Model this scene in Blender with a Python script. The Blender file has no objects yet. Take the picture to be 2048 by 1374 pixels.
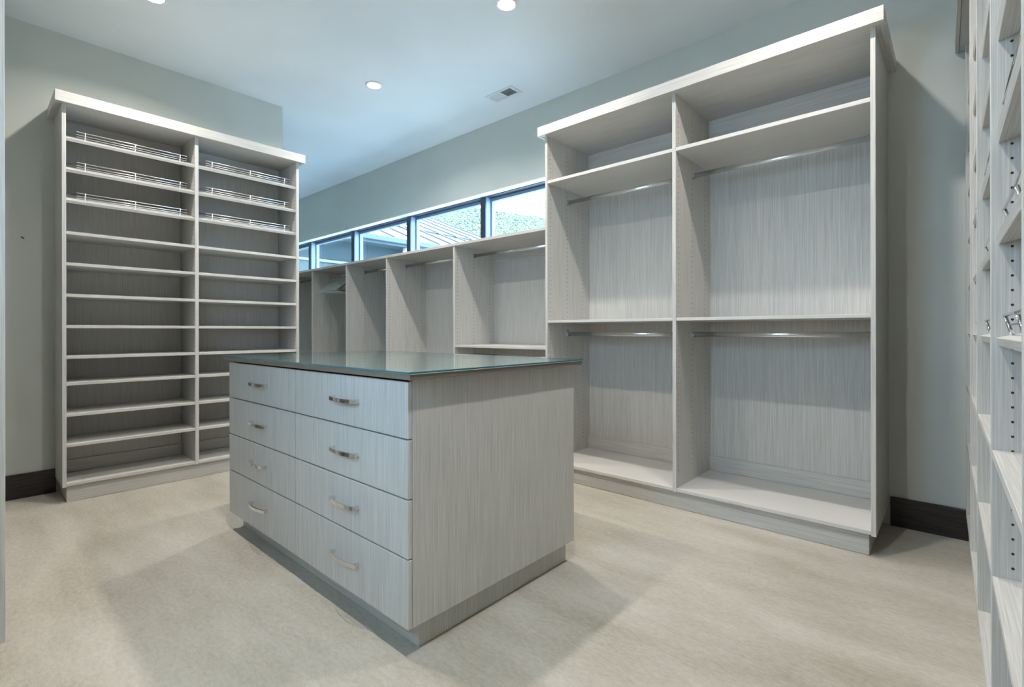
import bpy, bmesh, math, random
from mathutils import Vector, Matrix
random.seed(7)
scn = bpy.context.scene
col = scn.collection
PI = math.pi

# ------------------------------------------------------------------ camera
FPX, YAW, CY, EYE, ROLL = 986.8, 0.7327, 662.7, 1.04, 0.0018
cam = bpy.data.cameras.new('camera'); cam_o = bpy.data.objects.new('camera', cam); col.objects.link(cam_o)
cam.sensor_width = 36.0; cam.sensor_fit = 'HORIZONTAL'
cam.lens = FPX / 2048 * 36.0
cam.shift_y = (CY - 687.0) / 2048
cam.clip_start = 0.02; cam.clip_end = 2000
_F = Vector((-math.sin(YAW), math.cos(YAW), 0)); _R = Vector((math.cos(YAW), math.sin(YAW), 0)); _U = Vector((0, 0, 1))
_c, _s = math.cos(ROLL), math.sin(ROLL)
_r = _R * _c - _U * _s; _u = _R * _s + _U * _c
cam_o.matrix_world = Matrix(((_r.x, _u.x, -_F.x, 0), (_r.y, _u.y, -_F.y, 0), (_r.z, _u.z, -_F.z, EYE), (0, 0, 0, 1)))
scn.camera = cam_o

# ------------------------------------------------------------------ sky, sun, exposure
world = bpy.data.worlds.new('world'); scn.world = world; world.use_nodes = True
bg = world.node_tree.nodes['Background']
bg.inputs['Color'].default_value = (0.47, 0.72, 1.0, 1); bg.inputs['Strength'].default_value = 18.0
sun = bpy.data.lights.new('sun', 'SUN'); sun.energy = 14.0; sun.angle = 0.01; sun.color = (1, .96, .9)
sun_o = bpy.data.objects.new('sun', sun); col.objects.link(sun_o)
sun_o.rotation_euler = Vector((-0.72, 0.0, -0.69)).to_track_quat('-Z', 'Y').to_euler()
scn.view_settings.view_transform = 'Standard'; scn.view_settings.look = 'None'
scn.view_settings.gamma = 1.0; scn.view_settings.use_curve_mapping = False
scn.view_settings.exposure = 0.06
LAMP = 16.0                                     # watts of a downlight
LAMP_COL = (1.0, 0.94, 0.86)

# ------------------------------------------------------------------ materials
def srgb(r, g, b):
    f = lambda c: (c / 255 / 12.92) if c / 255 <= .04045 else ((c / 255 + .055) / 1.055) ** 2.4
    return (f(r), f(g), f(b), 1)
def new_mat(name):
    m = bpy.data.materials.new(name); m.use_nodes = True
    nt = m.node_tree; return m, nt, nt.nodes['Principled BSDF']
def plain(name, c, rough=.5, metal=0.0, spec=.5):
    m, nt, b = new_mat(name)
    b.inputs['Base Color'].default_value = c; b.inputs['Roughness'].default_value = rough
    b.inputs['Metallic'].default_value = metal; b.inputs['Specular IOR Level'].default_value = spec
    return m
def coords(nt, scale, kind='Object'):
    tc = nt.nodes.new('ShaderNodeTexCoord'); mp = nt.nodes.new('ShaderNodeMapping')
    mp.inputs['Scale'].default_value = scale
    nt.links.new(tc.outputs[kind], mp.inputs['Vector']); return mp.outputs['Vector']
def noise(nt, vec, scale, detail=2, rough=.5):
    n = nt.nodes.new('ShaderNodeTexNoise'); n.inputs['Scale'].default_value = scale
    n.inputs['Detail'].default_value = detail; n.inputs['Roughness'].default_value = rough
    nt.links.new(vec, n.inputs['Vector']); return n.outputs['Fac']
def ramp(nt, fac, stops):
    r = nt.nodes.new('ShaderNodeValToRGB'); e = r.color_ramp.elements
    e[0].position, e[0].color = stops[0]; e[1].position, e[1].color = stops[1]
    for p, c in stops[2:]:
        k = e.new(p); k.color = c
    nt.links.new(fac, r.inputs['Fac']); return r.outputs['Color']
def bump(nt, b, h, strength, dist):
    bp = nt.nodes.new('ShaderNodeBump'); bp.inputs['Strength'].default_value = strength; bp.inputs['Distance'].default_value = dist
    nt.links.new(h, bp.inputs['Height']); nt.links.new(bp.outputs['Normal'], b.inputs['Normal'])

def laminate(name, axis, lo=(184, 183, 179), hi=(209, 208, 204)):
    """pale textured woodgrain laminate; fine stripes run along one axis"""
    m, nt, b = new_mat(name)
    k = [1.0, 1.0, 1.0]; k[axis] = .012
    v = coords(nt, tuple(k))
    f1 = noise(nt, v, 330, 3, .6)
    k2 = [1.0, 1.0, 1.0]; k2[axis] = .03
    v2 = coords(nt, tuple(k2)); f2 = noise(nt, v2, 34, 2, .5)
    mx = nt.nodes.new('ShaderNodeMath'); mx.operation = 'MULTIPLY_ADD'
    nt.links.new(f1, mx.inputs[0]); mx.inputs[1].default_value = .9
    m2 = nt.nodes.new('ShaderNodeMath'); m2.operation = 'MULTIPLY'; nt.links.new(f2, m2.inputs[0]); m2.inputs[1].default_value = .1
    nt.links.new(m2.outputs[0], mx.inputs[2])
    c = ramp(nt, mx.outputs[0], [(.34, srgb(*lo)), (.62, srgb(*hi))])
    nt.links.new(c, b.inputs['Base Color']); b.inputs['Roughness'].default_value = .42
    b.inputs['Specular IOR Level'].default_value = .4
    bump(nt, b, mx.outputs[0], .15, .0006)
    return m
LAMX, LAMY, LAMZ = (laminate('laminate_grain_' + a, i) for i, a in enumerate('xyz'))
M_PLAINLAM = laminate('laminate_smooth', 0, (198, 196, 192), (210, 208, 204))
M_EDGE = laminate('laminate_edge_band', 2, (190, 189, 185), (214, 213, 210))

def paint(name, c, var=4):
    m, nt, b = new_mat(name)
    f = noise(nt, coords(nt, (1, 1, 1)), 1.3, 3)
    a = tuple(max(0, x - var) for x in c); d = tuple(min(255, x + var) for x in c)
    nt.links.new(ramp(nt, f, [(.3, srgb(*a)), (.7, srgb(*d))]), b.inputs['Base Color'])
    b.inputs['Roughness'].default_value = .75; b.inputs['Specular IOR Level'].default_value = .25
    bump(nt, b, noise(nt, coords(nt, (1, 1, 1)), 420, 2), .06, .0006)
    return m
M_WALL = paint('wall_paint', (204, 208, 202)); M_CEIL = paint('ceiling_paint', (226, 231, 232)); M_WHITE = paint('white_paint', (232, 233, 230), 2)

def carpet():
    m, nt, b = new_mat('carpet')
    v = coords(nt, (1, 1, 1))
    big = noise(nt, coords(nt, (1.0, 3.2, 1)), 1.5, 4, .6); fine = noise(nt, v, 330, 3, .7); mid = noise(nt, coords(nt, (1, 2.0, 1)), 38, 3, .6)
    a = nt.nodes.new('ShaderNodeMath'); a.operation = 'MULTIPLY_ADD'; nt.links.new(fine, a.inputs[0]); a.inputs[1].default_value = .34
    s = nt.nodes.new('ShaderNodeMath'); s.operation = 'MULTIPLY_ADD'; nt.links.new(big, s.inputs[0]); s.inputs[1].default_value = .42
    t = nt.nodes.new('ShaderNodeMath'); t.operation = 'MULTIPLY'; nt.links.new(mid, t.inputs[0]); t.inputs[1].default_value = .24
    nt.links.new(t.outputs[0], s.inputs[2]); nt.links.new(s.outputs[0], a.inputs[2])
    c = ramp(nt, a.outputs[0], [(.36, srgb(158, 150, 134)), (.5, srgb(184, 178, 165)), (.62, srgb(201, 196, 186))])
    nt.links.new(c, b.inputs['Base Color']); b.inputs['Roughness'].default_value = .95; b.inputs['Specular IOR Level'].default_value = .05
    b.inputs['Sheen Weight'].default_value = .15
    h = nt.nodes.new('ShaderNodeMath'); h.operation = 'ADD'; nt.links.new(fine, h.inputs[0]); nt.links.new(mid, h.inputs[1])
    bump(nt, b, h.outputs[0], .55, .006)
    return m
M_CARPET = carpet()

def dark_wood():
    m, nt, b = new_mat('dark_stained_wood')
    f = noise(nt, coords(nt, (2, 2, 40)), 3.0, 4, .65)
    nt.links.new(ramp(nt, f, [(.35, srgb(22, 18, 20)), (.7, srgb(62, 54, 54))]), b.inputs['Base Color'])
    b.inputs['Roughness'].default_value = .38
    bump(nt, b, f, .2, .001); return m
M_DARKWOOD = dark_wood()
M_WIRE = plain('bright_chrome_wire', (.92, .93, .94, 1), .3, 1.0)
M_CHROME = plain('polished_chrome', (.78, .79, .80, 1), .07, 1.0)
M_ROD = plain('satin_chrome', (.80, .82, .84, 1), .2, 1.0)
M_HOLE = plain('shelf_pin_hole_dark', srgb(40, 40, 42), .8)
M_TAUPE = plain('taupe_metal_edge', srgb(128, 121, 110), .4, .25)
M_SHADOWGAP = plain('dark_gap', srgb(24, 24, 26), .8)  # near-black colour standing in for the shade between drawers
M_FRAME = plain('dark_window_frame', srgb(44, 50, 66), .35)
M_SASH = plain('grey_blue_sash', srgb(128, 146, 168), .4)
M_BLACK = plain('black_plastic', srgb(14, 14, 16), .35)
M_VENT = plain('vent_white_enamel', srgb(214, 218, 218), .45)
M_VENTDARK = plain('vent_dark_inside', srgb(40, 52, 62), .8)
M_TRIM = plain('downlight_white_trim', srgb(226, 228, 228), .4)
M_SCUFF = plain('scuff_brown', srgb(110, 98, 66), .8)

def glassy(name, tint, ior=1.5, rough=.0, diffuse=0.0):
    """clear sheet: Fresnel mix of tinted see-through and mirror reflection"""
    m = bpy.data.materials.new(name); m.use_nodes = True; nt = m.node_tree; nt.nodes.clear()
    out = nt.nodes.new('ShaderNodeOutputMaterial'); tr = nt.nodes.new('ShaderNodeBsdfTransparent'); tr.inputs[0].default_value = tint
    gl = nt.nodes.new('ShaderNodeBsdfGlossy'); gl.inputs['Roughness'].default_value = rough; gl.inputs['Color'].default_value = (.95, 1, 1, 1)
    lw = nt.nodes.new('ShaderNodeLayerWeight'); lw.inputs['Blend'].default_value = .5
    pw = nt.nodes.new('ShaderNodeMath'); pw.operation = 'POWER'; nt.links.new(lw.outputs['Facing'], pw.inputs[0]); pw.inputs[1].default_value = 5
    r0 = ((ior - 1) / (ior + 1)) ** 2
    fr = nt.nodes.new('ShaderNodeMath'); fr.operation = 'MULTIPLY_ADD'; nt.links.new(pw.outputs[0], fr.inputs[0]); fr.inputs[1].default_value = 1 - r0; fr.inputs[2].default_value = r0
    mx = nt.nodes.new('ShaderNodeMixShader'); nt.links.new(fr.outputs[0], mx.inputs[0])
    base = tr.outputs[0]
    if diffuse:
        df = nt.nodes.new('ShaderNodeBsdfDiffuse'); df.inputs[0].default_value = (.85, .9, .9, 1)
        m0 = nt.nodes.new('ShaderNodeMixShader'); m0.inputs[0].default_value = diffuse
        nt.links.new(tr.outputs[0], m0.inputs[1]); nt.links.new(df.outputs[0], m0.inputs[2]); base = m0.outputs[0]
    nt.links.new(base, mx.inputs[1]); nt.links.new(gl.outputs[0], mx.inputs[2]); nt.links.new(mx.outputs[0], out.inputs[0])
    return m
M_PANE = glassy('window_glass', (.93, .97, .98, 1), 1.35)
M_GLASSTOP = glassy('glass_top', (.92, .96, .955, 1), 1.7)
M_GLASSEDGE = plain('glass_edge_teal', srgb(40, 110, 124), .12, 0, .8)
M_CLEARPL = glassy('clear_plastic', (.90, .95, .95, 1), 1.55, .08, .18)

def emit(name, c, s):
    m = bpy.data.materials.new(name); m.use_nodes = True; nt = m.node_tree; nt.nodes.clear()
    out = nt.nodes.new('ShaderNodeOutputMaterial'); e = nt.nodes.new('ShaderNodeEmission')
    e.inputs[0].default_value = (*c, 1); e.inputs[1].default_value = s; nt.links.new(e.outputs[0], out.inputs[0]); return m
M_LENS = emit('downlight_lens', LAMP_COL, 14.0)

# ------------------------------------------------------------------ helpers
def tag(o, label=None, cat=None, group=None, kind=None):
    if label: o['label'] = label
    if cat: o['category'] = cat
    if group: o['group'] = group
    if kind: o['kind'] = kind
    return o
def empty(name, loc, rz=0):
    o = bpy.data.objects.new(name, None); o.empty_display_size = .1; col.objects.link(o)
    o.location = loc; o.rotation_euler = (0, 0, rz); return o
def obj(name, bm, mat, parent=None, smooth=False):
    me = bpy.data.meshes.new(name); bm.to_mesh(me); bm.free()
    for mm in (mat if isinstance(mat, (list, tuple)) else [mat]): me.materials.append(mm)
    if smooth:
        for p in me.polygons: p.use_smooth = True
    o = bpy.data.objects.new(name, me); col.objects.link(o)
    if parent: o.parent = parent
    return o
def add_box(bm, x0, x1, y0, y1, z0, z1):
    r = bmesh.ops.create_cube(bm, size=1)
    for v in r['verts']:
        v.co = Vector(((x0 + x1) / 2 + v.co.x * (x1 - x0), (y0 + y1) / 2 + v.co.y * (y1 - y0), (z0 + z1) / 2 + v.co.z * (z1 - z0)))
    return r['verts']
def box(name, x0, x1, y0, y1, z0, z1, mat, parent=None, bev=.0012, rel=True):
    """world coordinates; mesh is stored relative to the parent's base"""
    L = Vector((0, 0, 0))
    p = parent
    while p and rel: L += p.location; p = p.parent
    bm = bmesh.new(); add_box(bm, x0 - L.x, x1 - L.x, y0 - L.y, y1 - L.y, z0 - L.z, z1 - L.z)
    if bev: bmesh.ops.bevel(bm, geom=bm.edges[:], offset=bev, segments=1, affect='EDGES')
    return obj(name, bm, mat, parent)
def base(parent):
    L = Vector((0, 0, 0))
    while parent: L += parent.location; parent = parent.parent
    return L
def add_tube(bm, pts, r, seg=8, sx=1.0, cap=True, up=Vector((0, 0, 1))):
    pts = [Vector(p) for p in pts]; rings = []
    for i, p in enumerate(pts):
        d = (pts[min(i + 1, len(pts) - 1)] - pts[max(i - 1, 0)]).normalized()
        a = d.cross(up)
        if a.length < 1e-4: a = d.cross(Vector((1, 0, 0)))
        a.normalize(); b = a.cross(d).normalized()
        rings.append([bm.verts.new(p + a * (r * sx * math.cos(t)) + b * (r * math.sin(t))) for t in [2 * PI * k / seg for k in range(seg)]])
    for A, B in zip(rings, rings[1:]):
        for k in range(seg): bm.faces.new((A[k], A[(k + 1) % seg], B[(k + 1) % seg], B[k]))
    if cap: bm.faces.new(rings[0][::-1]); bm.faces.new(rings[-1])
    bmesh.ops.recalc_face_normals(bm, faces=bm.faces[:])
def add_lathe(bm, prof, c, seg=32, flip=False):
    rings = [[bm.verts.new((c[0] + r * math.cos(2 * PI * k / seg), c[1] + r * math.sin(2 * PI * k / seg), c[2] + z)) for k in range(seg)] for r, z in prof]
    for A, B in zip(rings, rings[1:]):
        for k in range(seg): bm.faces.new((A[k], A[(k + 1) % seg], B[(k + 1) % seg], B[k]))
    return rings

# holes: little dark sleeves set in rows on a panel face
def holes(parent, face_x, sign, ys, z0, z1, pitch=.032, r=.0034):
    L = base(parent); bm = bmesh.new()
    for y in ys:
        z = z0
        while z < z1:
            c = Vector((face_x - L.x, y - L.y, z - L.z)); n = 6
            f0 = [bm.verts.new(c + Vector((sign * .0006, r * math.cos(2 * PI * k / n), r * math.sin(2 * PI * k / n)))) for k in range(n)]
            f1 = [bm.verts.new(c + Vector((-sign * .001, r * math.cos(2 * PI * k / n), r * math.sin(2 * PI * k / n)))) for k in range(n)]
            bm.faces.new(f0)
            for k in range(n): bm.faces.new((f0[k], f0[(k + 1) % n], f1[(k + 1) % n], f1[k]))
            z += pitch
    bmesh.ops.recalc_face_normals(bm, faces=bm.faces[:])
    return tag(obj('shelf_pin_holes', bm, M_HOLE, parent), kind='stuff')
def holes_y(parent, face_y, sign, xs, z0, z1, pitch=.032, r=.0034):
    L = base(parent); bm = bmesh.new()
    for x in xs:
        z = z0
        while z < z1:
            c = Vector((x - L.x, face_y - L.y, z - L.z)); n = 8
            f0 = [bm.verts.new(c + Vector((r * math.cos(2 * PI * k / n), sign * .0006, r * math.sin(2 * PI * k / n)))) for k in range(n)]
            f1 = [bm.verts.new(c + Vector((r * math.cos(2 * PI * k / n), -sign * .001, r * math.sin(2 * PI * k / n)))) for k in range(n)]
            bm.faces.new(f0)
            for k in range(n): bm.faces.new((f0[k], f0[(k + 1) % n], f1[(k + 1) % n], f1[k]))
            z += pitch
    bmesh.ops.recalc_face_normals(bm, faces=bm.faces[:])
    return tag(obj('shelf_pin_holes', bm, M_HOLE, parent), kind='stuff')

def rod(parent, x0, x1, y, z):
    """oval wardrobe tube along x between two panel faces, with an end cup on each"""
    L = base(parent); bm = bmesh.new()
    add_tube(bm, [(x0 + .001 - L.x, y - L.y, z - L.z), (x1 - .001 - L.x, y - L.y, z - L.z)], .0150, 16, .5)
    o = obj('hanging_rod', bm, M_ROD, parent, True)
    for f in o.data.polygons:
        if len(f.vertices) > 4: f.use_smooth = False
    for x, s in ((x0, 1), (x1, -1)):
        b = bmesh.new()
        add_box(b, x - L.x, x + s * .004 - L.x, y - .011 - L.y, y + .011 - L.y, z - .019 - L.z, z + .027 - L.z)
        add_box(b, x - L.x, x + s * .014 - L.x, y - .0105 - L.y, y - .008 - L.y, z - .018 - L.z, z + .006 - L.z)
        add_box(b, x - L.x, x + s * .014 - L.x, y + .008 - L.y, y + .0105 - L.y, z - .018 - L.z, z + .006 - L.z)
        add_box(b, x - L.x, x + s * .014 - L.x, y - .0105 - L.y, y + .0105 - L.y, z - .019 - L.z, z - .0155 - L.z)
        obj('rod_bracket', b, M_ROD, o)
    return o
def fence(parent, p0, p1, posts, up, h=.046, r=.0026, rails=(1.0, .62, .34)):
    """chrome shoe fence: rails along p0-p1 carried by short posts; up = direction off the shelf"""
    L = base(parent); p0 = Vector(p0) - L; p1 = Vector(p1) - L; up = Vector(up).normalized()
    d = p1 - p0
    bm = bmesh.new(); o = None
    add_tube(bm, [p0 + up * h, p1 + up * h], r, 8); o = obj('shoe_fence', bm, M_WIRE, parent, True)
    for k in rails[1:]:
        bm = bmesh.new(); add_tube(bm, [p0 + up * h * k, p1 + up * h * k], r * .8, 8); obj('fence_rail', bm, M_WIRE, o, True)
    for t in posts:
        bm = bmesh.new(); q = p0 + d * t
        add_tube(bm, [q - up * .001, q + up * (h + r)], r * 1.3, 8); obj('fence_post', bm, M_WIRE, o, True)
    return o

# ================================================================== SETTING
YW = 3.328; XL = -4.365; CEIL = 3.0; NEAR = -.34; XR = .47; XA = -8.36     # window wall, left wall, ceiling, wall behind, right wall, alcove end
HEAD = 2.366; SILL = 1.80; W0, W1 = -8.30, -2.26
YO = 3.62
tag(box('floor', XA - .2, XR + .2, NEAR - .2, YO, -.1, 0, M_CARPET, bev=0), kind='structure')
tag(box('ceiling', XA - .2, XR + .2, NEAR - .2, YO, CEIL, CEIL + .2, M_CEIL, bev=0), kind='structure')
bm = bmesh.new()
for a in ((XA - .15, XR + .15, YW, YO, HEAD, CEIL), (XA - .15, XR + .15, YW, YO, 0, SILL), (W1, XR + .15, YW, YO, SILL, HEAD), (XA - .15, W0, YW, YO, SILL, HEAD)): add_box(bm, *a)
tag(obj('wall_back', bm, M_WALL), kind='structure')
wl = tag(box('wall_left', XL - .12, XL, NEAR, 1.862, 0, CEIL, M_WALL, bev=0), kind='structure')
tag(box('wall_right', XR, XR + .15, NEAR, YW, 0, CEIL, M_WALL, bev=0), kind='structure')
tag(box('wall_alcove_end', XA - .15, XA, NEAR, YW, 0, CEIL, M_WALL, bev=0), kind='structure')
# wall behind the camera; its unseen window is added for blue daylight fill
NW = (-1.50, -.80, 1.20, 2.10)
bm = bmesh.new()
for a in ((XA - .15, NW[0], NEAR - .15, NEAR, 0, CEIL), (NW[1], XR + .15, NEAR - .15, NEAR, 0, CEIL), (NW[0], NW[1], NEAR - .15, NEAR, 0, NW[2]), (NW[0], NW[1], NEAR - .15, NEAR, NW[3], CEIL)): add_box(bm, *a)
tag(obj('wall_behind', bm, M_WALL), kind='structure')

def window(name, x0, x1, z0, z1, y, sgn, label, jamb=.034):
    w = empty(name, ((x0 + x1) / 2, y, z0)); tag(w, label, None, None, 'structure')
    ya, yb = sorted((y, y + sgn * .09)); sa, sb = sorted((y + sgn * .078, y + sgn * .125)); g = y + sgn * .1
    ca, cb = sorted((y, y + sgn * .014)); ja, jb = sorted((y + sgn * .014, y + sgn * .09))
    for p, q in ((x0, x0 + jamb), (x1 - jamb, x1)):
        box('frame_cap', p, q, ca, cb, z0, z1, M_FRAME, w, .001); box('frame_jamb', p, q, ja, jb, z0, z1, M_SASH, w, .001)  # jamb bodies coloured lighter than the caps, painting in sky light on their sides
    box('frame_head', x0 + jamb, x1 - jamb, ya, yb, z1 - .012, z1, M_FRAME, w, .002); box('frame_sill', x0 + jamb, x1 - jamb, ya, yb, z0, z0 + .025, M_FRAME, w, .002)
    a, b, c, d = x0 + jamb, x1 - jamb, z0 + .025, z1 - .012
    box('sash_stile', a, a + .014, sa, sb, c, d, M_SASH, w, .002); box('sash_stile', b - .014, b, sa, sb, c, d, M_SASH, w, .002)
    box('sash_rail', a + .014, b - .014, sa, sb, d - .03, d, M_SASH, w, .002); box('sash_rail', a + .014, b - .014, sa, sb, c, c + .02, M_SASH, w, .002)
    box('pane', a + .010, b - .010, g - .002, g + .002, c + .01, d - .01, M_PANE, w, 0)
    return w
mull = [-2.26, -3.452, -4.665, -5.877, -7.078, -8.30]
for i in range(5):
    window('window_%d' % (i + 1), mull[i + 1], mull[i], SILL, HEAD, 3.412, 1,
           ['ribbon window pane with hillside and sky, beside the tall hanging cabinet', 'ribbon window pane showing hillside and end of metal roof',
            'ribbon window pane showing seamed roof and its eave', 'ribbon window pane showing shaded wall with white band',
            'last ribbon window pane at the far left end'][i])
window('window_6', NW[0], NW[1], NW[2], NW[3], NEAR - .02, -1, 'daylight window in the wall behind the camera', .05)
tag(box('trim_1', W0, W1, YW + .001, 3.412, HEAD - .006, HEAD, M_WHITE, bev=0), 'white painted head of the ribbon window recess', kind='structure')
tag(box('trim_2', W0, W1, YW + .002, 3.412, SILL, SILL + .004, M_WHITE, bev=0), 'white painted sill of the ribbon window recess', kind='structure')
def baseboard(name, x0, x1, y0, y1):
    tag(box(name, x0, x1, y0, y1, 0, .153, M_DARKWOOD, bev=.003), kind='structure')
baseboard('baseboard_back', -.262, .045, YW - .018, YW)
baseboard('baseboard_left', XL, XL + .018, NEAR, .4)
baseboard('baseboard_alcove_end', XA, XA + .018, NEAR, 2.8)
baseboard('baseboard_behind', -2.1, .05, NEAR, NEAR + .018)
# small scuff on the left wall
bm = bmesh.new()
for (dy, dz, s) in ((0, 0, .006), (.005, -.006, .004), (-.006, .004, .003)): add_box(bm, XL - .001, XL + .0006, .248 + dy - s, .248 + dy + s, 1.636 + dz - s * .7, 1.636 + dz + s * .7)
tag(obj('wall_scuff', bm, M_SCUFF, wl), 'small brown scuff mark')

# ------------------------------------------------------------------ tall hanging cabinet on the window wall
YF = 2.772; YB = YW
GL, GD, GR = (-2.175, -2.155), (-1.233, -1.211), (-.290, -.270)
def hanging_cabinet():
    t = empty('hanging_cabinet', ((GL[0] + GR[1]) / 2, (YF + YB) / 2, 0))
    tag(t, 'tall pale woodgrain hanging cabinet with two open bays and four chrome rods', 'cabinet')
    zt = 2.424
    for nm, g in (('side_panel', GL), ('divider_panel', GD), ('side_panel', GR)):
        p = box(nm, g[0], g[1], YF, YB - .001, .1, zt, LAMZ, t)
        if g is not GR: holes(p, g[1], 1, (YF + .034, YF + .24, YB - .11), .22, 2.36)
        if g is not GL: holes(p, g[0], -1, (YF + .034, YF + .24, YB - .11), .22, 2.36)
    box('top_panel', GL[0] - .03, GR[1] + .03, YF - .026, YB - .001, zt, zt + .02, LAMX, t)
    for a, b in ((GL[1], GD[0]), (GD[1], GR[0])):
        box('back_panel', a, b, YB - .016, YB - .003, .1, zt, LAMZ, t, 0)
        box('upper_cleat', a, b, YB - .034, YB - .016, 2.30, zt, LAMX, t)
        box('lower_cleat', a, b, YB - .034, YB - .016, .124, .218, LAMX, t)
        for nm, z0, z1, yf in (('shelf', 2.088, 2.109, YF + .002), ('shelf', 1.100, 1.117, YF + .003), ('bottom_shelf', .105, .124, YF + .001)):
            s = box(nm, a, b, yf, YB - (.034 if z0 < .2 else .017), z0, z1, M_PLAINLAM, t)
        rod(t, a, b, 3.022, 2.000); rod(t, a, b, 3.015, 1.020)
    box('toe_kick', GL[0] + .024, GR[1] - .03, YF + .028, YF + .047, 0, .105, LAMX, t)
    box('toe_kick_return', GR[1] - .049, GR[1] - .03, YF + .047, YB - .02, 0, .1, LAMY, t)
    box('toe_kick_return', GL[0] + .024, GL[0] + .043, YF + .047, YB - .02, 0, .1, LAMY, t)
    box('crown_front', GL[0] - .034, GR[1] + .034, YF - .045, YF - .026, zt - .004, zt + .062, LAMX, t)
    for x0, x1 in ((GL[0] - .034, GL[0] - .015), (GR[1] + .015, GR[1] + .034)):
        box('crown_return', x0, x1, YF - .026, YB - .001, zt - .004, zt + .062, LAMY, t)
hanging_cabinet()

# ------------------------------------------------------------------ low hanging unit under the window
def low_unit():
    yf, yb = 2.822, YW
    t = empty('low_hanging_unit', (-5.2, 3.07, 0))
    tag(t, 'long low pale woodgrain hanging unit under the ribbon window', 'cabinet')
    gx = [-8.30, -7.45, -6.60, -5.796, -5.000, -4.225, -3.212, -2.195]; th = .0095
    xl, xr = gx[0] - th, GL[0] - .001
    box('counter_top', xl, xr, yf - .006, yb - .001, 1.774, 1.798, LAMX, t)
    for i, x in enumerate(gx):
        p = box('side_panel' if i in (0, len(gx) - 1) else 'divider_panel', x - th, x + th, yf, yb - .001, .1, 1.774, LAMZ, t)
        if i < len(gx) - 1: holes(p, x + th, 1, (yf + .033, yf + .225, yf + .432), .2, 1.74)
        if i: holes(p, x - th, -1, (yf + .033, yf + .225, yf + .432), .2, 1.74)
    for a, b in zip(gx, gx[1:]):
        a += th; b -= th
        box('back_panel', a, b, yb - .016, yb - .003, .1, 1.774, LAMZ, t, 0)
        box('upper_cleat', a, b, yb - .034, yb - .016, 1.682, 1.774, LAMX, t)
        box('bottom_shelf', a, b, yf + .001, yb - .017, .105, .124, M_PLAINLAM, t)
        rod(t, a, b, 3.05, 1.714)
    for a, b in ((gx[6] + th, gx[7] - th),):
        box('shelf', a, b, yf + .003, yb - .017, .905, .924, M_PLAINLAM, t)
        rod(t, a, b, 3.05, .83)
    box('toe_kick', gx[0], gx[-1], yf + .03, yf + .049, 0, .105, LAMX, t)
low_unit()

# ------------------------------------------------------------------ shoe cabinet on the left wall
def tilted_shelf(parent, y0, y1, xf, xb, z, rise, th=.019, along='y', mat=None):
    """shelf whose front top edge is at z and whose back is 'rise' higher"""
    L = base(parent); bm = bmesh.new(); vs = []
    n = Vector((-(rise), 0, (xb - xf))) if (xb - xf) > 0 else Vector((rise, 0, -(xb - xf)))
    n.normalize()
    for y in (y0, y1):
        A = Vector((xf, y, z)); B = Vector((xb, y, z + rise))
        vs.append([bm.verts.new(q - L) for q in (A, B, B - n * th, A - n * th)])
    for k in range(4): bm.faces.new((vs[0][k], vs[0][(k + 1) % 4], vs[1][(k + 1) % 4], vs[1][k]))
    bm.faces.new(vs[0][::-1]); bm.faces.new(vs[1])
    bmesh.ops.recalc_face_normals(bm, faces=bm.faces[:])
    bmesh.ops.bevel(bm, geom=bm.edges[:], offset=.001, segments=1, affect='EDGES')
    return obj('slanted_shelf', bm, mat or LAMY, parent), n
def shoe_cabinet():
    xf, xb = -4.012, XL
    ga, gd, gb = (.397, .417), (1.099, 1.122), (1.822, 1.844); zt = 2.424
    t = empty('shoe_cabinet', ((xf + xb) / 2, 1.12, 0))
    tag(t, 'pale woodgrain shoe cabinet with two columns of shelves and chrome fences on top', 'cabinet')
    for nm, g in (('side_panel', ga), ('divider_panel', gd), ('side_panel', gb)):
        p = box(nm, xb + .001, xf, g[0], g[1], .098, zt, LAMZ, t)
        if g is not ga: holes_y(p, g[0], -1, (xf - .034, xb + .06), .2, 2.36)
    box('top_panel', xb + .001, xf + .026, ga[0] - .03, gb[1] + .03, zt, zt + .02, LAMY, t)
    for ci, (a, b) in enumerate(((ga[1], gd[0]), (gd[1], gb[0]))):
        box('back_panel', xb + .003, xb + .016, a, b - .003, .1, zt, LAMZ, t, 0)
        box('upper_cleat', xb + .016, xb + .034, a, b - .003, 2.33, zt, LAMY, t)
        box('lower_cleat', xb + .016, xb + .034, a, b - .003, .121, .2, LAMY, t)
        box('bottom_shelf', xb + .034, xf - .001, a, b, .102, .121, LAMY, t)
        for z in (2.224, 2.034, 1.846):
            s, n = tilted_shelf(t, a, b, xf - .004, xb + .035 if z > 2.1 else xb + .018, z, .118)
            px = xf - .028; pz = z + .118 * (.024 / (.33))
            w = b - a
            fence(t, (px, a + .05, pz), (px, b - .05 + .006, pz), (.07, .5, .93), (.25, 0, 1))
        for z in (1.655, 1.465, 1.274, 1.083, .895, .733, .543, .358):
            box('shelf', xb + .017, xf - .002, a, b, z - .019, z, LAMY, t)
    box('toe_kick', xf - .045, xf - .026, ga[0] + .022, gb[1] - .022, 0, .102, LAMY, t)
    box('toe_kick_return', xb + .02, xf - .045, ga[0] + .022, ga[0] + .041, 0, .098, LAMX, t)
    box('toe_kick_return', xb + .02, xf - .045, gb[1] - .041, gb[1] - .022, 0, .098, LAMX, t)
    box('crown_front', xf + .026, xf + .045, ga[0] - .034, gb[1] + .034, zt - .004, zt + .062, LAMY, t)
    for y0, y1 in ((ga[0] - .034, ga[0] - .015), (gb[1] + .015, gb[1] + .034)):
        box('crown_return', xb + .001, xf + .026, y0, y1, zt - .004, zt + .062, LAMX, t)
shoe_cabinet()

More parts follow.
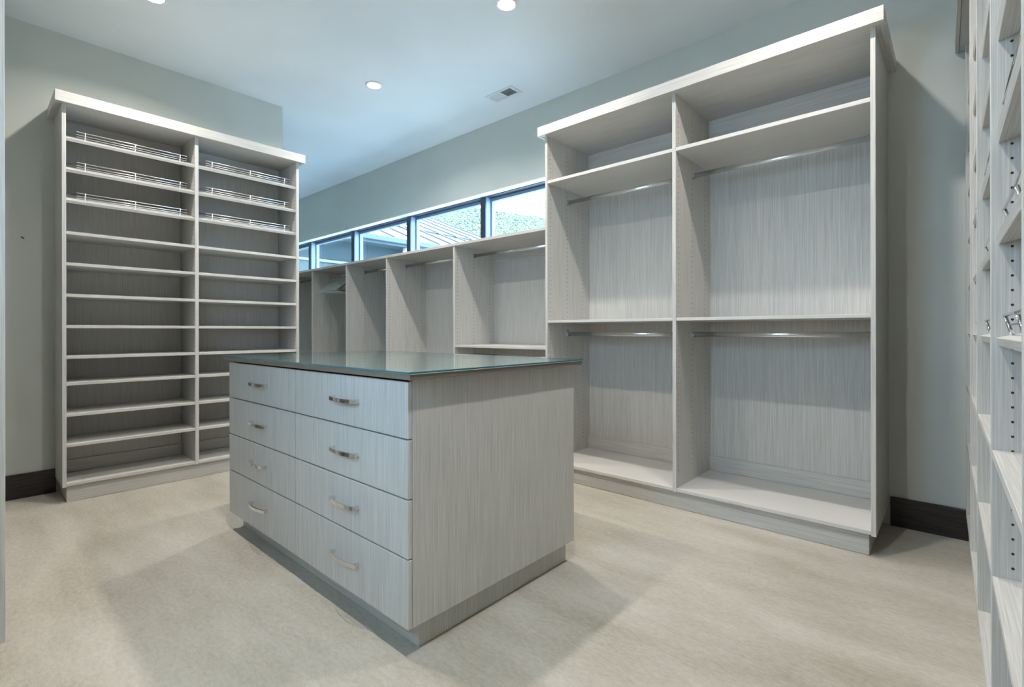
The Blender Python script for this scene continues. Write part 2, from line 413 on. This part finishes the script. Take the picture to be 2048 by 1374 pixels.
# ------------------------------------------------------------------ island
IX0, IX1, IY0, IY1 = -2.855, -1.286, .956, 1.846
def bow_handle(parent, cx, y, cz):
    L = base(parent); bm = bmesh.new(); hw = .094; n = 14; rings = []
    for i in range(n + 1):
        u = -1 + 2 * i / n
        off = .017 + .015 * (1 - u * u); x = cx + u * hw
        dx, dy = 1, (.030 * u) / hw
        ln = math.hypot(dx, dy); nx, ny = dy / ln, -dx / ln     # outward normal
        th = .0045; hh = .0085
        p = Vector((x - L.x, y - off - L.y, cz - L.z))
        o = Vector((-nx * th / 2, -ny * th / 2 * -1 * -1, 0)); o = Vector((nx, ny, 0)) * th / 2
        rings.append([bm.verts.new(q) for q in (p + o + Vector((0, 0, hh * .8)), p + o - Vector((0, 0, hh * .8)), p - o - Vector((0, 0, hh)), p - o + Vector((0, 0, hh)))])
    for A, B in zip(rings, rings[1:]):
        for k in range(4): bm.faces.new((A[k], A[(k + 1) % 4], B[(k + 1) % 4], B[k]))
    bm.faces.new(rings[0]); bm.faces.new(rings[-1])
    bmesh.ops.recalc_face_normals(bm, faces=bm.faces[:])
    o = obj('handle', bm, M_CHROME, parent)
    tag(o, 'polished chrome bow handle')
    for s in (-1, 1):
        x = cx + s * (hw - .012)
        b2 = bmesh.new(); add_box(b2, x - .005 - L.x, x + .005 - L.x, y - .0215 - L.y, y + .0005 - L.y, cz - .0075 - L.z, cz + .0075 - L.z)
        bmesh.ops.bevel(b2, geom=b2.edges[:], offset=.0012, segments=1, affect='EDGES')
        me = o.data; bb = bmesh.new(); bb.from_mesh(me)
        tmp = bpy.data.meshes.new('tmp'); b2.to_mesh(tmp); b2.free(); bb.from_mesh(tmp); bb.to_mesh(me); bb.free(); bpy.data.meshes.remove(tmp)
    return o
def island():
    t = empty('island_dresser', ((IX0 + IX1) / 2, (IY0 + IY1) / 2, 0))
    tag(t, 'pale woodgrain dresser island with eight drawers in the middle of the carpet', 'dresser')
    zb, zt = .094, .888
    box('side_panel', IX1 - .019, IX1, IY0, IY1, zb, zt, LAMZ, t)
    box('side_panel', IX0, IX0 + .019, IY0, IY1, zb, zt, LAMZ, t)
    box('back_panel', IX0 + .019, IX1 - .019, IY1 - .019, IY1 - .001, zb, zt, LAMZ, t)
    box('bottom_panel', IX0 + .019, IX1 - .019, IY0 + .002, IY1 - .019, zb + .002, zb + .02, LAMX, t)
    box('divider_panel', -2.094, -2.066, IY0 + .002, IY1 - .019, zb + .02, zt, M_SHADOWGAP, t, 0)  # front edge painted near-black as the shade between the drawer columns
    box('drawer_box_shadow_board', IX0 + .019, IX1 - .019, IY0 + .02, IY0 + .03, zb + .02, zt, M_SHADOWGAP, t, 0).name = 'inner_front_board'  # added dark sheet, painted as the shade seen through the drawer gaps
    zs = [(.6990, .880), (.5080, .6940), (.3185, .5030), (.094, .3135)]
    for (a, b), hx in (((IX0 + .002, -2.0825), -2.452), ((-2.0775, IX1 - .001), -1.664)):
        for (z0, z1), hz in zip(zs, (.792, .602, .414, .212)):
            d = box('drawer', a, b, IY0 - .018, IY0 - .001, z0, z1, LAMZ, t, .0015)
            bow_handle(d, hx, IY0 - .018, hz)
    box('toe_kick', -2.845, -1.318, 1.003, 1.021, 0, .094, LAMX, t)
    box('toe_kick', -1.336, -1.318, 1.021, 1.826, 0, .094, LAMZ, t)
    box('toe_kick', -2.845, -2.827, 1.021, 1.826, 0, .094, LAMZ, t)
    box('toe_kick', -2.827, -1.336, 1.808, 1.826, 0, .094, LAMX, t)
    box('top_board', -2.880, -1.252, .920, 1.862, .889, .9075, [M_TAUPE, M_PLAINLAM], t, .001)
    for f in t.children[-1].data.polygons:
        if f.normal.z > .9: f.material_index = 1
    # clear glass lying on the board
    g = empty('glass_top', ((IX0 + IX1) / 2, (IY0 + IY1) / 2, .908))
    tag(g, 'clear teal-edged glass sheet lying on top of the dresser island', 'glass top')
    bm = bmesh.new(); L = g.location
    add_box(bm, -2.892 - L.x, -1.248 - L.x, .913 - L.y, 1.866 - L.y, .0002, .0064)
    bmesh.ops.bevel(bm, geom=bm.edges[:], offset=.0008, segments=1, affect='EDGES')
    bm.faces.ensure_lookup_table()
    o = obj('glass_sheet', bm, [M_GLASSTOP, M_GLASSEDGE], g)
    for f in o.data.polygons: f.material_index = 0 if abs(f.normal.z) > .9 else 1
island()

# ------------------------------------------------------------------ shoe shelving along the right wall (almost edge-on)
def right_shelving():
    t = empty('shoe_shelving', (.0774, 0, 0), .0129)
    tag(t, 'pale striped slanted shoe shelving along the right edge, seen edge-on', 'shelving')
    D = .34; zt = 2.424
    gy = [3.255, 2.73, 2.17, 1.54, .938, .36]; th = .0095
    def lb(name, *a, **k):                       # local box
        bm = bmesh.new(); add_box(bm, *a[:6]); bmesh.ops.bevel(bm, geom=bm.edges[:], offset=.001, segments=1, affect='EDGES')
        return obj(name, bm, a[6], t)
    lb('top_panel', -.022, D, .33, 3.315, zt, zt + .02, LAMY)
    lb('crown_front', -.036, -.022, .32, 3.315, zt - .004, zt + .066, LAMY)
    lb('toe_kick', .022, .041, .35, 3.25, 0, .13, LAMY)
    for i, y in enumerate(gy):
        p = lb('side_panel' if i in (0, 5) else 'divider_panel', 0, D, y - th, y + th, .13, zt, LAMZ)
        bm = bmesh.new()
        for x in (.034, D - .05):
            z = .2
            while z < 2.36:
                n = 8; r = .0028
                f0 = [bm.verts.new((x + r * math.cos(2 * PI * k / n), y - th - .0004, z + r * math.sin(2 * PI * k / n))) for k in range(n)]
                f1 = [bm.verts.new((q.co.x, y - th + .001, q.co.z)) for q in f0]
                bm.faces.new(f0)
                for k in range(n): bm.faces.new((f0[k], f0[(k + 1) % n], f1[(k + 1) % n], f1[k]))
                z += .032
        bmesh.ops.recalc_face_normals(bm, faces=bm.faces[:])
        tag(obj('shelf_pin_holes', bm, M_HOLE, p), kind='stuff')
    for a, b in zip(gy[1:], gy):
        a += th; b -= th
        bm = bmesh.new(); add_box(bm, D - .013, D, a, b, .13, zt); obj('back_panel', bm, LAMZ, t)
        for z in (1.024, 1.248, 1.472, 1.696, 1.92, 2.144):
            bm = bmesh.new(); rise = .085; x0, x1 = .008, D - .014
            nrm = Vector((-rise, 0, x1 - x0)).normalized(); vs = []
            for y in (a, b):
                A = Vector((x0, y, z)); B = Vector((x1, y, z + rise))
                vs.append([bm.verts.new(q) for q in (A, B, B - nrm * .019, A - nrm * .019)])
            for k in range(4): bm.faces.new((vs[0][k], vs[0][(k + 1) % 4], vs[1][(k + 1) % 4], vs[1][k]))
            bm.faces.new(vs[0][::-1]); bm.faces.new(vs[1]); bmesh.ops.recalc_face_normals(bm, faces=bm.faces[:])
            bmesh.ops.bevel(bm, geom=bm.edges[:], offset=.001, segments=1, affect='EDGES')
            obj('slanted_shelf', bm, LAMY, t)
            px = .03; pz = z + rise * (px - x0) / (x1 - x0)
            up = Vector((-.3, 0, 1)).normalized()
            o = None
            for k, hh in enumerate((.042, .022)):
                bm = bmesh.new(); add_tube(bm, [(px + up.x * hh, a + .06, pz + hh), (px + up.x * hh, b - .06, pz + hh)], .0035 if k == 0 else .002, 8)
                if o is None: o = obj('shoe_fence', bm, M_CHROME, t, True)
                else: obj('fence_rail', bm, M_CHROME, o, True)
            for u in (0, .5, 1):
                y = a + .066 + (b - a - .132) * u
                bm = bmesh.new(); add_tube(bm, [(px, y, pz - .001), (px - .004, y, pz + .012), (px + up.x * .042, y, pz + .042)], .0036, 8); obj('fence_post', bm, M_CHROME, o, True)
        for z in (.775, .495): lb('shelf', .002, D - .013, a, b, z - .019, z, LAMY)
        lb('bottom_shelf', .001, D - .013, a, b, .131, .15, LAMY)
right_shelving()

# ------------------------------------------------------------------ tall cabinet at the left edge (only its near side panel shows)
def end_cabinet():
    x0, x1, yb, yf, zt = -3.90, -2.143, NEAR, .084, 2.424
    t = empty('end_cabinet', ((x0 + x1) / 2, (yb + yf) / 2, 0))
    tag(t, 'pale cabinet at the left picture edge, only its tall side panel showing', 'cabinet')
    xm = (x0 + x1) / 2
    for nm, x in (('side_panel', x0), ('divider_panel', xm), ('side_panel', x1 - .019)): box(nm, x, x + .019, yb + .001, yf, .1, zt, LAMZ, t)
    box('top_panel', x0, x1, yb + .001, yf, zt, zt + .02, LAMX, t)
    box('crown_front', x0, x1, yf, yf + .019, zt - .004, zt + .062, LAMX, t)
    for a, b in ((x0 + .019, xm), (xm + .019, x1 - .019)):
        box('back_panel', a, b, yb + .002, yb + .014, .1, zt, LAMZ, t, 0)
        for z in (.12, .45, .78, 1.11, 1.44, 1.77, 2.1): box('shelf', a, b, yb + .014, yf - .002, z - .019, z, M_PLAINLAM, t)
    box('toe_kick', x0 + .02, x1 - .045, yf - .06, yf - .041, 0, .1, LAMX, t)
    box('toe_kick_return', x1 - .064, x1 - .045, yb + .03, yf - .06, 0, .1, LAMY, t)
end_cabinet()

# ------------------------------------------------------------------ downlights and vent
def downlight(x, y, label):
    t = empty('ceiling_downlight', (x, y, CEIL)); tag(t, label, 'light', 'recessed ceiling downlights')
    bm = bmesh.new(); rg = add_lathe(bm, [(.066, .0), (.066, -.005), (.062, -.007), (.053, -.007), (.051, -.004), (.051, .0)], (0, 0, 0), 40)
    bmesh.ops.recalc_face_normals(bm, faces=bm.faces[:]); obj('trim_ring', bm, M_TRIM, t, True)
    bm = bmesh.new(); rg = add_lathe(bm, [(.0515, -.0025), (.0515, -.0045)], (0, 0, 0), 40); bm.faces.new(rg[1][::-1]); bm.faces.new(rg[0])
    bmesh.ops.recalc_face_normals(bm, faces=bm.faces[:]); obj('lens', bm, M_LENS, t)
    ld = bpy.data.lights.new('lamp', 'AREA'); ld.shape = 'DISK'; ld.size = .062; ld.energy = LAMP; ld.color = LAMP_COL; ld.spread = math.radians(150)
    lo = bpy.data.objects.new('lamp', ld); col.objects.link(lo); lo.parent = t; lo.location = (0, 0, -.0056)
lights = [(-3.436, 2.184, 'round white ceiling downlight left of the ceiling vent'), (-1.998, 2.176, 'round white ceiling downlight at the top edge, nearest the tall hanging cabinet'),
          (-3.483, .745, 'round ceiling downlight cut by the top edge above the shoe cabinet'), (-.56, 2.18, 'downlight out of view above the right end of the hanging cabinet'),
          (-2.0, .745, 'downlight out of view above the front of the island'), (-.56, .745, 'downlight out of view above the camera'),
          (-6.36, .75, 'downlight out of view in the middle of the alcove')]
for l in lights: downlight(*l)
def vent():
    x0, x1, y0, y1 = -2.925, -2.633, 2.915, 3.055
    t = empty('ceiling_vent', ((x0 + x1) / 2, (y0 + y1) / 2, CEIL)); tag(t, 'white rectangular louvred air vent in the ceiling', 'vent')
    box('frame_side', x0, x1, y0, y0 + .022, CEIL - .006, CEIL, M_VENT, t); box('frame_side', x0, x1, y1 - .022, y1, CEIL - .006, CEIL, M_VENT, t)
    xm = (x0 + x1) / 2
    box('frame_side', x0, x0 + .03, y0 + .022, y1 - .022, CEIL - .006, CEIL, M_VENT, t); box('frame_side', x1 - .03, x1, y0 + .022, y1 - .022, CEIL - .006, CEIL, M_VENT, t)
    box('middle_bar', xm - .007, xm + .007, y0 + .022, y1 - .022, CEIL - .005, CEIL, M_VENT, t)
    box('duct_backing', x0 + .03, x1 - .03, y0 + .022, y1 - .022, CEIL - .0012, CEIL, M_VENTDARK, t, 0)
    for a, b, s in ((x0 + .03, xm - .007, 1), (xm + .007, x1 - .03, -1)):
        for k in range(9):
            x = a + (b - a) * (k + .5) / 9; L = base(t); bm = bmesh.new()
            v = [bm.verts.new((x - L.x + dx, yy - L.y, CEIL - .0035 - L.z + dz)) for yy in (y0 + .022, y1 - .022) for dx, dz in ((-.004, -.002 * s), (.004, .002 * s), (.004, .002 * s + .0008), (-.004, -.002 * s + .0008))]
            for k2 in range(4): bm.faces.new((v[k2], v[(k2 + 1) % 4], v[4 + (k2 + 1) % 4], v[4 + k2]))
            bm.faces.new(v[:4]); bm.faces.new(v[4:]); bmesh.ops.recalc_face_normals(bm, faces=bm.faces[:])
            obj('louvre', bm, M_VENT, t)
    L = base(t)
    for sx in (x0 + .014, x1 - .014):
        bm = bmesh.new(); add_lathe(bm, [(.0, -.0085), (.003, -.008), (.0038, -.006)], (sx - L.x, (y0 + y1) / 2 - L.y, 0), 10); obj('screw', bm, M_ROD, t, True)
vent()

# ------------------------------------------------------------------ hangers in the low unit
def hanger_mesh(r):
    bm = bmesh.new(); H = []
    for k in range(10):                                       # hook over the rod
        a = -.25 * PI + 1.25 * PI * k / 9; H.append((0, .0185 * math.cos(a), .0185 * math.sin(a)))
    H = H[::-1]; H = [(0, y, z) for _, y, z in H]
    add_tube(bm, [(0, .004, -.075), (0, .004, -.045), (0, .012, -.022)] + [(0, .0185 * math.cos(a), .0185 * math.sin(a)) for a in [(-.12 + 1.15 * k / 9) * PI for k in range(10)]], r * .55, 6, up=Vector((1, 0, 0)))
    body = bmesh.new(); w = .205
    P = [(0, .004, -.07), (0, .05, -.085), (0, .12, -.125), (0, w - .02, -.172), (0, w, -.192), (0, w - .012, -.207), (0, .1, -.210), (0, 0, -.210), (0, -.1, -.210), (0, -w + .012, -.207), (0, -w, -.192), (0, -w + .02, -.172), (0, -.12, -.125), (0, -.05, -.085), (0, .004, -.07)]
    add_tube(body, P, r, 6, up=Vector((1, 0, 0)))
    return bm, body
hk, bd = hanger_mesh(.0042)
mh, mb = bpy.data.meshes.new('hook'), bpy.data.meshes.new('shoulder_bar'); hk.to_mesh(mh); bd.to_mesh(mb); hk.free(); bd.free()
for m_ in (mh, mb):
    for p in m_.polygons: p.use_smooth = True
mh.materials.append(M_ROD); mb.materials.append(M_CLEARPL)
mbk = mb.copy(); mbk.materials.clear(); mbk.materials.append(M_BLACK)
mhk = mh.copy(); mhk.materials.clear(); mhk.materials.append(M_BLACK)
def hanger(x, rz, label, group, black=False):
    t = empty('clothes_hanger', (x, 3.05, 1.7145), rz); tag(t, label, 'hanger', group)
    for nm, m_ in (('hook', mhk if black else mh), ('shoulder_bar', mbk if black else mb)):
        o = bpy.data.objects.new(nm, m_); col.objects.link(o); o.parent = t
for k in range(15):
    hanger(-5.66 + k * .028 + random.uniform(-.002, .002), .05 * math.sin(k * .5) + random.uniform(-.008, .008), 'clear plastic hanger in the bunch on the second rod from the left', 'clear plastic hangers')
hanger(-5.215, .12, 'black plastic hanger at the right end of the clear hangers', None, True)
hanger(-4.27, .0, 'single clear plastic hanger at the right end of the third rod', None)

# ================================================================== OUTSIDE
def metal_roof():
    m, nt, b = new_mat('pale_metal_roof'); f = noise(nt, coords(nt, (1, 1, 1)), 1.2, 3)
    nt.links.new(ramp(nt, f, [(.3, srgb(176, 176, 174)), (.7, srgb(190, 190, 188))]), b.inputs['Base Color']); b.inputs['Roughness'].default_value = .5; return m
M_ROOF = metal_roof(); M_SEAM = plain('roof_seam_blue_grey', srgb(14, 22, 34), .5); M_FASCIA = plain('fascia_blue_grey', srgb(42, 54, 60), .5)
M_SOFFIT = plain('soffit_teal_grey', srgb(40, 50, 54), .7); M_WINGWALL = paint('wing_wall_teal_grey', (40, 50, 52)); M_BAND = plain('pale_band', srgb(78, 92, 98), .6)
def wing():
    xe, xw, y0, y1, ze, m = -8.85, -9.25, 3.7, 11.07, 3.04, .397
    t = empty('house_wing', (xw - 2, (y0 + y1) / 2, 0)); tag(t, 'neighbouring house wing with pale seamed metal roof outside the window', 'building')
    L = base(t)
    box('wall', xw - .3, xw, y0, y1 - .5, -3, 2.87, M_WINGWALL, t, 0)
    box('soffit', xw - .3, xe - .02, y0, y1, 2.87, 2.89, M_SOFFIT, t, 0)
    box('fascia', xe - .03, xe, y0, y1, 2.86, ze - .02, M_FASCIA, t, .003)
    box('gutter', xe, xe + .09, y0, y1, ze - .13, ze - .02, M_FASCIA, t, .01)
    box('wall_band', xw, xw + .03, y0, 8.0, 2.41, 2.46, M_BAND, t, .003)
    box('wall_window_frame', xw, xw + .02, 5.35, 5.43, -1, 2.41, M_FRAME, t, .002)
    # conductor head and downspout at the gutter
    bm = bmesh.new(); c = Vector((xe - .1, 6.55, 2.86)) - L
    rg = add_lathe(bm, [(.05, -3.0), (.05, -.42), (.09, -.30), (.13, -.12), (.13, 0.0)], c, 16); bm.faces.new(rg[-1]); bmesh.ops.recalc_face_normals(bm, faces=bm.faces[:])
    obj('downspout', bm, M_ROOF, t, True)
    def slab(name, xa, za, xb, zb, ya, yb, th, mat, par):
        bm = bmesh.new(); v = []
        for y in (ya, yb): v.append([bm.verts.new(Vector(q) - L) for q in ((xa, y, za), (xb, y, zb), (xb, y, zb - th), (xa, y, za - th))])
        for k in range(4): bm.faces.new((v[0][k], v[0][(k + 1) % 4], v[1][(k + 1) % 4], v[1][k]))
        bm.faces.new(v[0][::-1]); bm.faces.new(v[1]); bmesh.ops.recalc_face_normals(bm, faces=bm.faces[:]); return obj(name, bm, mat, par)
    xb = -10.45; zb = ze + m * (xe - xb); xt = -16.5; zt_ = zb + .03 + m * (xb - xt)
    r1 = slab('lower_roof', xe + .03, ze - .012, xb, zb, y0, y1, .03, M_ROOF, t)
    r2 = slab('upper_roof', xb + .03, zb + .02, xt, zt_, y0, y1, .04, M_ROOF, t)
    slab('pitch_break_strip', xb + .07, zb + .02, xb + .03, zb + .04, y0, y1, .035, M_SEAM, t)
    y = y1 - .03; k = 0
    while y > y0 + .1:
        slab('roof_seam', xe + .03, ze + .025, xb + .04, zb + .035, y - .028, y + .028, .035, M_SEAM, r1)
        slab('roof_seam', xb + .03, zb + .06, xt, zt_ + .04, y - .028, y + .028, .04, M_SEAM, r2)
        y -= .62
wing()
def hill():
    prof = [(10, .16), (25, .19), (33, .205), (38.3, .227), (39.3, .231), (41.9, .237), (44, .244), (45.8, .249), (47.8, .249), (50.3, .243), (51.3, .24), (58, .22), (75, .2), (95, .17)]
    def el(a):
        for (a0, e0), (a1, e1) in zip(prof, prof[1:]):
            if a0 <= a <= a1: return e0 + (e1 - e0) * (a - a0) / (a1 - a0)
        return .16
    R0, R1 = 35., 330.; na, nr = 170, 24
    def pt(a, u):
        r = R0 + (R1 - R0) * u; z = -6 + (el(a) * R1 + 7.04) * (u ** 1.15); t = math.radians(a)
        z += (math.sin(a * 1.9 + u * 9) + math.sin(a * .83 + u * 17)) * .8 * u * (1 - u)
        return Vector((-r * math.sin(t), r * math.cos(t), z))
    bm = bmesh.new(); g = [[bm.verts.new(pt(10 + 85 * i / na, j / nr)) for j in range(nr + 1)] for i in range(na + 1)]
    back = [bm.verts.new(Vector((v[-1].co.x * 1.15, v[-1].co.y * 1.15, -6))) for v in g]
    for i in range(na):
        for j in range(nr): bm.faces.new((g[i][j], g[i + 1][j], g[i + 1][j + 1], g[i][j + 1]))
        bm.faces.new((g[i][nr], g[i + 1][nr], back[i + 1], back[i]))
    bmesh.ops.recalc_face_normals(bm, faces=bm.faces[:])
    m, nt, b = new_mat('hillside_grass'); f = noise(nt, coords(nt, (1, 1, 1)), .12, 5)
    nt.links.new(ramp(nt, f, [(.35, srgb(70, 74, 54)), (.65, srgb(100, 100, 74))]), b.inputs['Base Color']); b.inputs['Roughness'].default_value = .9
    tag(obj('hillside', bm, m, None, True), 'pale green hillside seen through the ribbon window', kind='structure')
    # tree crowns over the slope (uncountable at this distance): one object
    bm = bmesh.new(); rnd = random.Random(3)
    src = bmesh.new(); bmesh.ops.create_icosphere(src, subdivisions=1, radius=1); sv = [v.co.copy() for v in src.verts]; sf = [[v.index for v in f.verts] for f in src.faces]; src.free()
    verts, faces = [], []
    for k in range(15000):
        a = rnd.uniform(26, 66); u = rnd.random() ** .6
        if u < .1: continue
        p = pt(a, min(u, 1)); s = rnd.uniform(.4, .85) * (.6 + .7 * u); o = len(verts)
        for v in sv: verts.append(p + Vector((v.x * s * rnd.uniform(.8, 1.2), v.y * s * rnd.uniform(.8, 1.2), v.z * s * rnd.uniform(.7, 1.1) + s * .3)))
        faces += [[o + i for i in f] for f in sf]
    me = bpy.data.meshes.new('hillside_trees'); me.from_pydata(verts, [], faces)
    m2, nt, b = new_mat('tree_foliage'); f = noise(nt, coords(nt, (1, 1, 1)), .35, 3)
    nt.links.new(ramp(nt, f, [(.35, srgb(56, 62, 52)), (.65, srgb(84, 88, 64))]), b.inputs['Base Color']); b.inputs['Roughness'].default_value = .9
    me.materials.append(m2); o = bpy.data.objects.new('hillside_trees', me); col.objects.link(o)
    tag(o, 'scrubby trees covering the distant hillside', 'trees', None, 'stuff')
    tag(box('ground', -60, 30, YO + .02, 60, -6.2, -6, paint('pale_gravel', (176, 178, 176)), bev=0), kind='structure')  # unseen ground, made pale to bounce daylight up onto the ceiling
hill()
